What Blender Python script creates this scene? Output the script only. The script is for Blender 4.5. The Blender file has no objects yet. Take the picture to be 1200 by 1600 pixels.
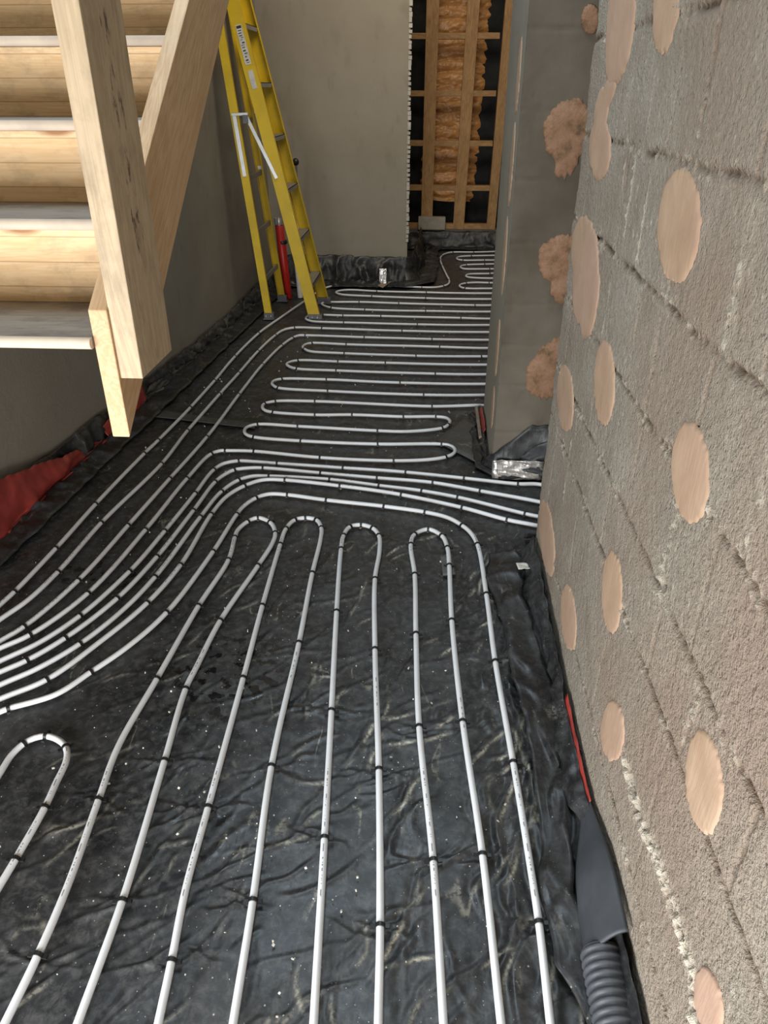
import bpy, math, random
import numpy as np
from mathutils import Vector, Matrix, Euler

random.seed(4)
S = bpy.context.scene
COL = S.collection
R = math.radians

# ------------------------------------------------------------------ camera
F, TH, PSI, H = 1150.0, R(29.8), R(3.4), 1.6
cam = bpy.data.cameras.new('camera'); cam.sensor_fit = 'HORIZONTAL'; cam.sensor_width = 36
cam.lens = F / 1200 * 36; cam.clip_start = 0.02
co = bpy.data.objects.new('camera', cam); COL.objects.link(co)
co.location = (0, 0, H); co.rotation_euler = (R(90) - TH, 0, PSI)
S.camera = co
# ------------------------------------------------------------------ light
S.view_settings.view_transform = 'Standard'; S.view_settings.look = 'None'
S.view_settings.gamma = 1; S.view_settings.use_curve_mapping = False
S.view_settings.exposure = 0.05
wd = bpy.data.worlds.new('world'); S.world = wd; wd.use_nodes = True
bg = wd.node_tree.nodes['Background']
bg.inputs[0].default_value = (1.0, 0.86, 0.66, 1); bg.inputs[1].default_value = 0.36

def area(name, loc, target, sx, sy, power, color, spread=180):
    l = bpy.data.lights.new(name, 'AREA'); l.shape = 'RECTANGLE'; l.size = sx; l.size_y = sy
    l.energy = power; l.color = color; l.spread = R(spread)
    o = bpy.data.objects.new(name, l); COL.objects.link(o); o.location = loc
    d = Vector(target) - Vector(loc); o.rotation_euler = d.to_track_quat('-Z', 'Y').to_euler()
    return o
area('daylight_from_patio_doors', (-1.25, -0.70, 0.62), (-0.1, 1.5, 0.45), 1.4, 1.0, 98, (0.95, 0.975, 1.0))
area('low_wall_fill', (-0.20, -0.80, 0.32), (0.3, 1.2, 0.30), 0.7, 0.45, 30, (0.97, 0.98, 1.0))  # added fill lamp, no opening modelled: brightens the foot of the right wall
area('daylight_from_rooflight', (-0.65, 2.7, 3.7), (-0.35, 1.2, 0.0), 1.2, 1.4, 60, (0.70, 0.87, 1.0))
area('daylight_from_rear_rooflight', (-0.1, 5.2, 3.6), (-0.1, 8.6, 0.9), 1.4, 1.0, 27, (1.0, 0.90, 0.74), 125)

# ------------------------------------------------------------------ pixel -> place
def ray(x, y):
    a, b = (x - 600) / F, (y - 800) / F
    v = Vector((a, math.cos(TH) - b * math.sin(TH), -math.sin(TH) - b * math.cos(TH)))
    c, s = math.cos(PSI), math.sin(PSI)
    return Vector((c * v.x - s * v.y, s * v.x + c * v.y, v.z))
O = Vector((0, 0, H))
def at_floor(x, y, z=0.0): v = ray(x, y); return O + v * ((z - H) / v.z)
def at_x(x, y, X): v = ray(x, y); return O + v * (X / v.x)
def at_y(x, y, Y): v = ray(x, y); return O + v * (Y / v.y)

# ------------------------------------------------------------------ noise (numpy gradient noise)
_rng = np.random.RandomState(7)
_P = np.concatenate([_rng.permutation(256)] * 3)
_G = np.array([[math.cos(a), math.sin(a)] for a in np.linspace(0, 2 * math.pi, 33)[:32]])
def pn(x, y):
    x = np.asarray(x, float); y = np.asarray(y, float)
    xi = np.floor(x).astype(int); yi = np.floor(y).astype(int); xf = x - xi; yf = y - yi
    u = xf * xf * xf * (xf * (xf * 6 - 15) + 10); v = yf * yf * yf * (yf * (yf * 6 - 15) + 10)
    def g(ix, iy, dx, dy):
        h = _P[_P[ix & 255] + (iy & 255)] & 31
        return _G[h, 0] * dx + _G[h, 1] * dy
    a = g(xi, yi, xf, yf); b = g(xi + 1, yi, xf - 1, yf)
    c = g(xi, yi + 1, xf, yf - 1); d = g(xi + 1, yi + 1, xf - 1, yf - 1)
    return (a + u * (b - a)) + v * ((c + u * (d - c)) - (a + u * (b - a)))
def fbm(x, y, o=4):
    s = 0; a = 1.0
    for i in range(o): s = s + a * pn(x * 2 ** i + 17.3 * i, y * 2 ** i + 5.1 * i); a *= .5
    return s
def ridge(x, y, p=6): return np.clip(1 - np.abs(pn(x, y)) * 2.0, 0, 1) ** p
def sstep(e0, e1, x): t = np.clip((x - e0) / (e1 - e0), 0, 1); return t * t * (3 - 2 * t)

# ------------------------------------------------------------------ object helpers
def link(name, me, mat=None, parent=None, smooth=False):
    o = bpy.data.objects.new(name, me); COL.objects.link(o)
    if mat is not None and not me.materials: me.materials.append(mat)
    if smooth and len(me.polygons): me.polygons.foreach_set('use_smooth', [True] * len(me.polygons))
    if parent is not None: o.parent = parent
    return o
def mesh(name, V, Fc, mat=None, parent=None, smooth=False):
    me = bpy.data.meshes.new(name); me.from_pydata([tuple(v) for v in V], [], [tuple(f) for f in Fc]); me.update()
    return link(name, me, mat, parent, smooth)
def tag(o, label, cat, group=None, kind=None):
    o['label'] = label; o['category'] = cat
    if group: o['group'] = group
    if kind: o['kind'] = kind
    return o
def empty(name, loc, label, cat, group=None):
    o = bpy.data.objects.new(name, None); COL.objects.link(o); o.location = loc; o.empty_display_size = .1
    return tag(o, label, cat, group)
def struct(o, label=None):
    o['kind'] = 'structure'
    if label: o['label'] = label
    return o
class MB:
    def __init__(s): s.v = []; s.f = []
    def box(s, a, b, M=None):
        n = len(s.v)
        for z in (a[2], b[2]):
            for x, y in ((a[0], a[1]), (b[0], a[1]), (b[0], b[1]), (a[0], b[1])):
                p = Vector((x, y, z)); s.v.append(M @ p if M else p)
        for q in ((3, 2, 1, 0), (4, 5, 6, 7), (0, 1, 5, 4), (1, 2, 6, 5), (2, 3, 7, 6), (3, 0, 4, 7)): s.f.append([n + i for i in q])
    def prism(s, poly, M, t):          # poly in local xy, thickness t along local z
        n = len(s.v); k = len(poly)
        for z in (0, t):
            for x, y in poly: s.v.append(M @ Vector((x, y, z)))
        s.f.append([n + i for i in range(k)][::-1]); s.f.append([n + k + i for i in range(k)])
        for i in range(k): j = (i + 1) % k; s.f.append([n + i, n + j, n + k + j, n + k + i])
    def tube(s, pts, r, n=10, caps=True):
        pts = [Vector(p) for p in pts]; base = len(s.v); m = len(pts); rr = r if hasattr(r, '__len__') else [r] * m
        for i, p in enumerate(pts):
            t = (pts[min(i + 1, m - 1)] - pts[max(i - 1, 0)]).normalized()
            up = Vector((0, 0, 1)) if abs(t.z) < .9 else Vector((1, 0, 0))
            a = t.cross(up).normalized(); b = a.cross(t)
            for k in range(n):
                an = 2 * math.pi * k / n
                s.v.append(p + (a * math.cos(an) + b * math.sin(an)) * rr[i])
        for i in range(m - 1):
            for k in range(n):
                k2 = (k + 1) % n
                s.f.append([base + i * n + k, base + i * n + k2, base + (i + 1) * n + k2, base + (i + 1) * n + k])
        if caps:
            s.f.append([base + k for k in range(n)]); s.f.append([base + (m - 1) * n + k for k in range(n)][::-1])
    def build(s, name, mat, parent=None, smooth=False, bevel=0):
        o = mesh(name, s.v, s.f, mat, parent, smooth)
        if bevel:
            b = o.modifiers.new('bevel', 'BEVEL'); b.width = bevel; b.segments = 2; b.limit_method = 'ANGLE'
        return o
def grid(name, P, mat, parent=None, attrs=None, flip=False, smooth=True):
    """P: (n, m, 3) array -> one mesh"""
    n, m, _ = P.shape
    idx = np.arange(n * m).reshape(n, m)
    q = np.stack([idx[:-1, :-1], idx[1:, :-1], idx[1:, 1:], idx[:-1, 1:]], -1).reshape(-1, 4)
    if flip: q = q[:, ::-1]
    me = bpy.data.meshes.new(name)
    me.vertices.add(n * m); me.vertices.foreach_set('co', P.reshape(-1).astype(np.float32))
    me.loops.add(q.size); me.loops.foreach_set('vertex_index', q.reshape(-1).astype(np.int32))
    me.polygons.add(len(q)); me.polygons.foreach_set('loop_start', np.arange(0, q.size, 4, dtype=np.int32))
    try: me.polygons.foreach_set('loop_total', np.full(len(q), 4, dtype=np.int32))
    except Exception: pass
    me.update(calc_edges=True)
    for k, a in (attrs or {}).items():
        at = me.attributes.new(k, 'FLOAT', 'POINT'); at.data.foreach_set('value', a.reshape(-1).astype(np.float32))
    return link(name, me, mat, parent, smooth)

# ------------------------------------------------------------------ materials
class NT:
    def __init__(s, name):
        s.m = bpy.data.materials.new(name); s.m.use_nodes = True; s.t = s.m.node_tree; s.n = s.t.nodes
        s.b = s.n['Principled BSDF']; s.tc = s.n.new('ShaderNodeTexCoord')
    def L(s, a, b): s.t.links.new(a, b)
    def map(s, scale=(1, 1, 1), rot=(0, 0, 0), src='Object'):
        m = s.n.new('ShaderNodeMapping'); m.inputs['Scale'].default_value = scale; m.inputs['Rotation'].default_value = rot
        s.L(s.tc.outputs[src], m.inputs[0]); return m.outputs[0]
    def noise(s, vec, scale, detail=4, rough=.55, dist=0):
        n = s.n.new('ShaderNodeTexNoise'); n.inputs['Scale'].default_value = scale; n.inputs['Detail'].default_value = detail
        n.inputs['Roughness'].default_value = rough; n.inputs['Distortion'].default_value = dist
        s.L(vec, n.inputs['Vector']); return n.outputs[0]
    def voro(s, vec, scale, out='Distance', feature='F1'):
        n = s.n.new('ShaderNodeTexVoronoi'); n.feature = feature; n.inputs['Scale'].default_value = scale
        s.L(vec, n.inputs['Vector']); return n.outputs[out]
    def ramp(s, fac, stops, interp='LINEAR'):
        r = s.n.new('ShaderNodeValToRGB'); r.color_ramp.interpolation = interp; e = r.color_ramp.elements
        while len(e) > 1: e.remove(e[0])
        for i, (p, c) in enumerate(stops):
            if not hasattr(c, '__len__'): c = (c, c, c)
            k = e[0] if i == 0 else e.new(p)
            k.position = p; k.color = (*c, 1)
        s.L(fac, r.inputs[0]); return r.outputs[0]
    def math(s, op, a, b=None, c=None, clamp=False):
        n = s.n.new('ShaderNodeMath'); n.operation = op; n.use_clamp = clamp
        for i, q in enumerate((a, b, c)):
            if q is None: continue
            if isinstance(q, (int, float)): n.inputs[i].default_value = q
            else: s.L(q, n.inputs[i])
        return n.outputs[0]
    def mix(s, fac, a, b, mode='MIX'):
        n = s.n.new('ShaderNodeMix'); n.data_type = 'RGBA'; n.blend_type = mode
        for i, q in ((0, fac), (6, a), (7, b)):
            if isinstance(q, (int, float)): n.inputs[i].default_value = q
            elif isinstance(q, tuple): n.inputs[i].default_value = (*q, 1)
            else: s.L(q, n.inputs[i])
        return n.outputs[2]
    def attr(s, name): n = s.n.new('ShaderNodeAttribute'); n.attribute_name = name; return n.outputs['Fac']
    def bump(s, h, strength=.3, dist=.01, prev=None):
        n = s.n.new('ShaderNodeBump'); n.inputs['Strength'].default_value = strength; n.inputs['Distance'].default_value = dist
        s.L(h, n.inputs['Height'])
        if prev is not None: s.L(prev, n.inputs['Normal'])
        return n.outputs[0]
    def out(s, color=None, rough=None, normal=None, metal=None, spec=None):
        for k, q in (('Base Color', color), ('Roughness', rough), ('Metallic', metal), ('Specular IOR Level', spec)):
            if q is None: continue
            if isinstance(q, (int, float)): s.b.inputs[k].default_value = q
            elif isinstance(q, tuple): s.b.inputs[k].default_value = (*q, 1)
            else: s.L(q, s.b.inputs[k])
        if normal is not None: s.L(normal, s.b.inputs['Normal'])
        return s.m

def mat_wood(name, light, dark, knots=.5, grain=1.0, dirt=.0, dirtcol=(.16, .12, .08), stain=None, planks=0):
    t = NT(name); v = t.map((1.2, 14, 14))
    info = t.n.new('ShaderNodeObjectInfo')
    add = t.n.new('ShaderNodeVectorMath'); add.operation = 'ADD'; sc = t.n.new('ShaderNodeVectorMath'); sc.operation = 'SCALE'
    sc.inputs[0].default_value = (37, 23, 11); t.L(info.outputs['Random'], sc.inputs['Scale']); t.L(v, add.inputs[0]); t.L(sc.outputs[0], add.inputs[1]); v = add.outputs[0]
    g1 = t.noise(v, 1.0, 3, .6, 1.2); w = t.math('SINE', t.math('MULTIPLY', g1, 60))
    w = t.math('MULTIPLY_ADD', w, .5, .5); fine = t.noise(v, 9, 5, .6)
    f = t.math('ADD', t.math('MULTIPLY', w, .30 * grain), t.math('MULTIPLY', fine, .75))
    c = t.ramp(f, [(.25, light), (.8, dark)])
    big = t.noise(t.map((1, 3, 3)), 2.0, 2)
    c = t.mix(t.ramp(big, [(.35, 0), (.7, .35)]), c, dark)
    if knots:
        kv = t.map((1.0, 3.2, 3.2)); k = t.voro(kv, 2.3)
        kn = t.ramp(k, [(.0, .55), (.08, .8), (.13, 1), (.17, .0)])
        c = t.mix(t.math('MULTIPLY', kn, knots), c, (.30, .12, .045))
    if dirt:
        d = t.ramp(t.noise(t.map((3, 5, 5)), 3.0, 6, .7), [(.47, 0), (.68, 1)])
        c = t.mix(t.math('MULTIPLY', d, dirt), c, dirtcol)
    if stain:                                  # dark mould marks in a line along the board
        sp = t.n.new('ShaderNodeSeparateXYZ'); t.L(t.tc.outputs['Object'], sp.inputs[0])
        bd = t.math('LESS_THAN', t.math('ABSOLUTE', t.math('SUBTRACT', sp.outputs[1], stain)), .022)
        mk = t.ramp(t.noise(t.map((9, 30, 1)), 2.2, 5, .75), [(.54, 0), (.60, 1)])
        lo = t.math('GREATER_THAN', sp.outputs[0], .22)
        c = t.mix(t.math('MULTIPLY', t.math('MULTIPLY', t.math('MULTIPLY', bd, mk), lo), .8), c, (.045, .035, .028))
    if planks:                                 # glued laminations
        sp = t.n.new('ShaderNodeSeparateXYZ'); t.L(t.tc.outputs['Object'], sp.inputs[0])
        fr = t.math('FRACT', t.math('DIVIDE', t.math('ADD', sp.outputs[1], .02), planks))
        c = t.mix(t.math('MULTIPLY', t.math('LESS_THAN', fr, .045), .6), c, (.30, .17, .08))
        fl = t.math('FLOOR', t.math('DIVIDE', t.math('ADD', sp.outputs[1], .02), planks))
        c = t.mix(t.math('MULTIPLY', t.math('FRACT', t.math('MULTIPLY', fl, .37)), .30), c, (.62, .36, .16))
    return t.out(c, .62, t.bump(fine, .25, .004), spec=.3)

WOOD_STUD = mat_wood('stud_timber', (.50, .35, .20), (.36, .23, .115), .3, 1, .3)
WOOD_POST = mat_wood('post_timber', (.55, .43, .28), (.40, .30, .19), .8, 1, .40, (.16, .12, .08), stain=.095)
WOOD_STRING = mat_wood('string_timber', (.70, .49, .29), (.52, .33, .17), .9, 1, .12)
WOOD_RISER = mat_wood('riser_pine', (.93, .70, .43), (.76, .50, .25), .9, .8, .60, (.36, .27, .17), planks=.052)
WOOD_TREAD = mat_wood('tread_dirty', (.30, .265, .22), (.17, .15, .13), .0, .6, .75, (.10, .092, .085))
WOOD_FRAME = mat_wood('frame_timber', (.46, .28, .12), (.29, .155, .06), .4, 1, .4, (.13, .06, .025))

def mat_wall_right():
    t = NT('rough_concrete_block'); v = t.map()
    n1 = t.noise(v, 3.0, 5); n2 = t.noise(v, 160, 3, .7); n3 = t.noise(v, 45, 4, .65); pit = t.voro(v, 95)
    c = t.ramp(n1, [(.3, (.265, .23, .18)), (.7, (.365, .325, .265))])
    c = t.mix(t.ramp(n2, [(.35, .5), (.6, 0)]), c, (.17, .15, .12))
    c = t.mix(t.ramp(pit, [(.10, .75), (.22, 0)]), c, (.11, .095, .075))
    c = t.mix(t.ramp(t.noise(v, 75, 2, .5), [(.60, 0), (.72, .45)]), c, (.50, .47, .40))
    c = t.mix(t.ramp(t.noise(v, 7, 6, .7), [(.50, 0), (.72, .6)]), c, (.19, .155, .12))
    c = t.mix(t.ramp(t.noise(v, 1.6, 3), [(.40, 0), (.66, .8)]), c, (.245, .18, .135))
    c = t.mix(t.math('MULTIPLY', t.attr('groove'), 1.3, clamp=True), c, (.10, .065, .042))
    c = t.mix(t.attr('mortar'), c, (.50, .45, .36))
    h = t.math('ADD', t.math('MULTIPLY', n3, 1.7), t.math('ADD', t.math('MULTIPLY', n2, .7), t.math('MULTIPLY', t.ramp(pit, [(.0, 0), (.35, 1)]), .35)))
    return t.out(c, .9, t.bump(h, .85, .009), spec=.2)
def mat_plaster(name, a, b, c3):
    t = NT(name); v = t.map()
    c = t.ramp(t.noise(v, 1.7, 4, .6), [(.3, a), (.7, b)])
    st = t.ramp(t.noise(t.map((2, 2, 1.0)), 3.4, 5, .6), [(.56, 0), (.75, .7)])
    c = t.mix(st, c, c3)
    h = t.noise(v, 60, 5)
    return t.out(c, .9, t.bump(h, .25, .004), spec=.2)
def mat_dab():
    t = NT('pink_adhesive_plaster'); v = t.map()
    c = t.ramp(t.noise(v, 9, 5, .6), [(.3, (.34, .225, .145)), (.7, (.42, .295, .20))])
    c = t.mix(t.ramp(t.noise(v, 2, 2), [(.45, 0), (.65, .5)]), c, (.40, .255, .20))
    return t.out(c, .85, t.bump(t.noise(t.map((1, 30, 4)), 3.5, 4), .35, .004), spec=.2)
def mat_dab_rough():
    t = NT('crumbly_red_adhesive'); v = t.map()
    c = t.ramp(t.noise(v, 14, 6, .7), [(.35, (.13, .085, .05)), (.48, (.27, .155, .09)), (.7, (.36, .215, .145))])
    return t.out(c, .9, t.bump(t.noise(v, 50, 5, .7), .7, .01), spec=.2)

def mat_membrane(name='black_polythene', dust=1.0, base=(.012, .013, .015), rough=.42, wet=False):
    t = NT(name); v = t.map()
    warp = t.noise(v, 2.2, 4, .6, .8)
    film = t.ramp(t.noise(v, 4.5, 7, .7, .6), [(.36, 0), (.66, 1)])
    c = t.mix(t.math('MULTIPLY', film, .60 * dust), base, (.058, .059, .060))
    c = t.mix(t.math('MULTIPLY', t.ramp(t.noise(v, 34, 6, .75, .4), [(.45, 0), (.72, 1)]), .55 * dust), c, (.135, .135, .13))
    # thin trails of dust lying along creases
    ln = t.math('ABSOLUTE', t.math('SUBTRACT', t.noise(t.map((2.6, .9, 1), (0, 0, -.75)), 2.4, 3, .5, .5), .5))
    ln = t.ramp(ln, [(0, 1), (.006, .8), (.016, 0)])
    msk = t.ramp(t.noise(v, 5.5, 3), [(.53, 0), (.62, 1)])
    brk = t.ramp(t.noise(v, 70, 3, .7), [(.42, 0), (.56, 1)])
    dm = t.math('MULTIPLY', t.math('MULTIPLY', ln, msk), brk)
    c = t.mix(t.math('MULTIPLY', dm, .5 * dust), c, (.40, .38, .30))
    if wet: c = t.mix(t.math('MULTIPLY', t.attr('dust'), t.ramp(t.noise(v, 110, 3, .7), [(.36, .1), (.52, 1)])), c, (.50, .47, .37))
    # specks
    vr = t.voro(v, 42); vc = t.voro(v, 42, 'Color')
    sep = t.n.new('ShaderNodeSeparateColor'); t.L(vc, sep.inputs[0])
    sp = t.math('MULTIPLY', t.math('LESS_THAN', vr, .085), t.math('GREATER_THAN', sep.outputs[0], .62))
    c = t.mix(t.math('MULTIPLY', sp, .75 * dust), c, (.48, .46, .40))
    vr2 = t.voro(v, 130); vc2 = t.voro(v, 130, 'Color'); sep2 = t.n.new('ShaderNodeSeparateColor'); t.L(vc2, sep2.inputs[0])
    sp2 = t.math('MULTIPLY', t.math('LESS_THAN', vr2, .16), t.math('GREATER_THAN', sep2.outputs[1], .90))
    c = t.mix(t.math('MULTIPLY', sp2, .6 * dust), c, (.42, .41, .37))
    rg = t.ramp(film, [(0, rough - .06), (1, rough + .14)])
    if wet:
        w = t.attr('wet'); wn = t.ramp(t.noise(v, 26, 3, .5), [(.55, 0), (.60, 1)])
        wm = t.math('MULTIPLY', w, wn)
        c = t.mix(wm, c, (.004, .004, .005)); rg = t.mix(wm, rg, (.10, .10, .10))
    h1 = t.noise(t.map((2.2, .8, 1), (0, 0, -.75)), 4.5, 4, .5, .8)
    r1 = t.ramp(t.math('ABSOLUTE', t.math('SUBTRACT', t.noise(t.map((1.7, .8, 1), (0, 0, -1.1)), 4.0, 4, .6, 1.4), .5)), [(0, 1), (.035, 0)])
    nrm = t.bump(h1, .16, .02) if wet else t.bump(h1, .28, .02); nrm = t.bump(t.noise(v, 38, 4, .6), .10, .004, nrm)
    return t.out(c, rg, nrm, spec=.5)

def mat_pipe():
    t = NT('white_heating_pipe'); uv = t.tc.outputs['UV']
    sep = t.n.new('ShaderNodeSeparateXYZ'); t.L(uv, sep.inputs[0])
    m = t.n.new('ShaderNodeMapping'); m.inputs['Scale'].default_value = (1, .02, 1); t.L(uv, m.inputs[0])
    band = t.math('LESS_THAN', t.math('ABSOLUTE', t.math('SUBTRACT', sep.outputs[1], .235)), .030)
    dash = t.math('GREATER_THAN', t.noise(m.outputs[0], 120, 1), .52)
    blk = t.math('GREATER_THAN', t.noise(m.outputs[0], 1.6, 0), .62)
    ink = t.math('MULTIPLY', t.math('MULTIPLY', band, dash), blk)
    c = t.mix(t.ramp(t.noise(t.map(), 12, 4), [(.4, 0), (.75, .35)]), (.70, .71, .72), (.52, .50, .46))
    c = t.mix(t.math('MULTIPLY', ink, .7), c, (.05, .05, .05))
    return t.out(c, .38, spec=.5)
def mat_plain(name, c, rough=.5, metal=0, var=.25, scale=20, bump=0):
    t = NT(name); v = t.map(); n = t.noise(v, scale, 4)
    d = tuple(x * (1 - var) for x in c)
    col = t.ramp(n, [(.35, c), (.7, d)])
    return t.out(col, rough, t.bump(n, bump, .004) if bump else None, metal)

M_WR = mat_wall_right()
M_PLASTER = mat_plaster('grey_render', (.215, .19, .15), (.25, .225, .18), (.17, .15, .115))
M_PIER = mat_plaster('pier_block', (.19, .165, .14), (.26, .235, .20), (.16, .12, .10))
M_DAB = mat_dab(); M_DABR = mat_dab_rough()
M_MEM = mat_membrane(wet=True); M_MEM2 = mat_membrane('crumpled_polythene', .5, (.010, .010, .011), .42)
M_MEMD = mat_membrane('dusty_polythene', 1.0, (.05, .048, .043), .45)
M_PIPE = mat_pipe()
M_CLIP = mat_plain('black_plastic', (.012, .012, .012), .45)
M_RED = mat_plain('red_polythene', (.34, .045, .035), .42, 0, .45, 9, .5)
M_YEL = mat_plain('yellow_fibreglass', (.66, .44, .0), .55, 0, .22, 6)
M_ALU = mat_plain('dull_aluminium', (.30, .285, .26), .45, .35, .2)
M_ALUB = mat_plain('bright_aluminium', (.62, .62, .60), .35, .5, .15)
M_FOOT = mat_plain('grey_foot', (.13, .13, .13), .5, .3)
M_WHITE = mat_plain('white_sticker', (.62, .60, .55), .6)
M_INK = mat_plain('black_ink', (.02, .02, .02), .6)
M_REDP = mat_plain('red_plastic', (.55, .02, .012), .4)
M_FOIL = mat_plain('foil_tape', (.62, .60, .57), .30, .75, .35, 30, .8)
M_TAPE = mat_plain('clear_tape', (.12, .12, .115), .35, 0, .4, 30, .5)
M_CARD = mat_plain('brown_card', (.30, .23, .17), .85)
M_BLOCKW = mat_plain('pale_insulation', (.36, .32, .27), .9, 0, .2)
M_GREYSTRIP = mat_plain('grey_foam_strip', (.05, .055, .062), .6, 0, .3, 14, .3)
M_DUCT = mat_plain('corrugated_black_duct', (.060, .064, .072), .5, 0, .3, 30)
def mat_foam():
    t = NT('orange_spray_foam'); v = t.map((1, 1, 1.0))
    c = t.ramp(t.noise(t.map((1, 1, 4)), 4, 5, .6), [(.3, (.42, .18, .05)), (.6, (.60, .30, .10)), (.8, (.75, .45, .18))])
    return t.out(c, .35, t.bump(t.noise(v, 30, 4), .5, .01), spec=.5)
M_FOAM = mat_foam()
M_DARK = mat_membrane('dark_sheet', .0, (.0035, .0032, .003), .8)
M_CEIL = mat_plaster('ceiling_board', (.14, .12, .10), (.16, .14, .12), (.12, .10, .08))
M_SLAB = mat_plaster('slab', (.12, .11, .10), (.14, .13, .12), (.10, .09, .08))

# ------------------------------------------------------------------ setting
XW, YEND = 0.45, 2.52                      # near right wall
LA, LB = Vector((-1.787, 2.583, 0)), Vector((-1.479, 7.192, 0)); LD = (LB - LA).normalized()
def left_x(y): return LA.x + (y - LA.y) * (LB.x - LA.x) / (LB.y - LA.y)
YB = 7.18; PIER = (0.33, 3.225, 3.92)

f = MB(); f.box((-2.6, -2.2, -.25), (3.2, 10.4, -.055)); struct(f.build('floor', M_SLAB))

# near right wall: fine relief grid facing -X
ys = np.concatenate([np.linspace(-.8, .35, 24)[:-1], np.linspace(.35, YEND, 460)])
zs = np.concatenate([np.linspace(-.05, 1.78, 400)[:-1], np.linspace(1.78, 3.0, 30)])
YY, ZZ = np.meshgrid(ys, zs, indexing='ij')
wob = .010 * pn(YY * 6, ZZ * 6) + .004 * pn(YY * 22, ZZ * 22)
groove = np.zeros_like(YY); mortar = np.zeros_like(YY)
def hline(z0, y0=-9, y1=9, w=.006, s=1.0):
    m = np.exp(-((ZZ - z0 + wob) / w) ** 2) * sstep(y0, y0 + .02, YY) * (1 - sstep(y1 - .02, y1, YY))
    return m * s * np.clip(.62 + 1.1 * pn(YY * 9 + z0 * 31, ZZ * 9) + .9 * pn(YY * 55, ZZ * 55), .0, 1)
def vline(y0, z0, z1, w=.005, s=1.0):
    m = np.exp(-((YY - y0 + wob) / w) ** 2) * sstep(z0 - .01, z0 + .01, ZZ) * (1 - sstep(z1 - .01, z1 + .01, ZZ))
    return m * s * np.clip(.6 + 1.2 * pn(ZZ * 12 + y0 * 17, YY * 9), .1, 1)
courses = [2.43, 2.195, 1.96, 1.725, 1.49, 1.25, 1.02, .787, .60, .20]
halo = np.zeros_like(YY)
for k, z0 in enumerate(courses):
    groove = np.maximum(groove, hline(z0, w=.0075)); halo = np.maximum(halo, np.exp(-((ZZ - z0 + wob) / .020) ** 2))
for (y0, z0, z1) in ((1.43, 1.49, 1.73), (1.445, .99, 1.22), (.91, .59, .78), (1.16, .79, 1.02), (1.13, 1.25, 1.49)): halo = np.maximum(halo, np.exp(-((YY - y0 + wob) / .016) ** 2) * (ZZ > z0) * (ZZ < z1))
grit = halo * np.clip(2.2 * pn(YY * 75 + 3, ZZ * 75) * (pn(YY * 8, ZZ * 8 + 4) + .35) * 2 - .12, 0, 1)
for i in range(len(courses) - 1):
    z1, z0 = courses[i], courses[i + 1]
    for k in range(-2, 8):
        y0 = (1.435 if i % 2 == 0 else 1.15) + k * .46 - (0.0 if i < 7 else .02)
        if -0.8 < y0 < YEND - .05: groove = np.maximum(groove, vline(y0, z0, z1, .0045, .85))
for (y0, z0, z1, w) in ((.91, .59, .78, .006), (1.43, 1.49, 1.73, .008), (1.445, .99, 1.22, .006), (1.80, .70, .86, .012)):
    groove = np.maximum(groove, vline(y0, z0, z1, w, 1.0))
for (y0, z0, z1, w) in ((1.92, 1.25, 1.46, .0035), (1.83, 1.30, 1.475, .003), (1.688, 1.23, 1.47, .0045), (1.90, 1.05, 1.19, .0035), (2.09, .425, .677, .0035), (1.86, .70, .83, .003), (1.78, 1.53, 1.64, .003)):
    mortar = np.maximum(mortar, vline(y0, z0, z1, w, 1.0))
m3 = vline(1.125, 1.24, 1.475, .013, 1.0) * np.clip(.6 + 2.4 * pn(YY * 60, ZZ * 60), 0, 1)
mortar = np.maximum(mortar, m3)
m7 = vline(.89, 1.02, 1.2, .014, .8) * np.clip(.3 + 2.2 * pn(YY * 50 + 9, ZZ * 50), 0, 1); mortar = np.maximum(mortar, m7)
# crack of raw mortar low on the wall
ck = np.interp(YY, [.3, .64, .673, .758, .872, 1.014, 1.136, 1.3], [.33, .335, .385, .389, .378, .34, .352, .36])
d = (ZZ - ck + .5 * wob); mortar = np.maximum(mortar, grit * .75); cm = np.exp(-(d / .021) ** 2) * sstep(.35, .5, YY) * (1 - sstep(1.12, 1.18, YY))
rough = fbm(YY * 70, ZZ * 70, 3)
mortar = np.maximum(mortar, cm * np.clip(.6 + 1.9 * rough, 0, 1)); groove = np.maximum(groove, cm * np.clip(-2.4 * rough - .35, 0, 1))
hole = np.clip(1.5 * np.exp(-((YY - 1.075) / .020) ** 2 - ((ZZ - .352 + wob) / .013) ** 2) + 1.4 * np.exp(-((YY - 1.01) / .020) ** 2 - ((ZZ - .345 + wob) / .013) ** 2) + np.exp(-((YY - .80) / .012) ** 2 - ((ZZ - .375) / .008) ** 2), 0, 1); mortar = mortar * (1 - hole)
hole2 = np.exp(-((YY - 1.145) / .010) ** 2 - ((ZZ - .812) / .010) ** 2)
relief = .004 * grit - .010 * groove + .006 * mortar * (rough + .5) + .0016 * fbm(YY * 9, ZZ * 9, 3) + .0011 * fbm(YY * 60, ZZ * 60, 2) + .010 * cm * (rough) - .04 * hole - .02 * hole2
edge = sstep(YEND - .03, YEND, YY) * (.004 + .008 * np.clip(pn(YY * 5, ZZ * 22), -1, 1))
P = np.stack([XW - relief + edge, YY + (YY > YEND - .0001) * .006 * pn(YY, ZZ * 18), ZZ], -1)
wr = grid('wall_right', P, M_WR, None, {'groove': np.clip(groove * .8 + hole + hole2, 0, 1), 'mortar': np.clip(mortar, 0, 1)}, flip=False)
struct(wr, 'rough grey concrete block wall with pink adhesive dabs on the right')
b = MB(); b.box((XW + .012, -.8, -.05), (XW + .10, YEND - .004, 3.0)); b.build('wall_core', M_PIER, wr)

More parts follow.
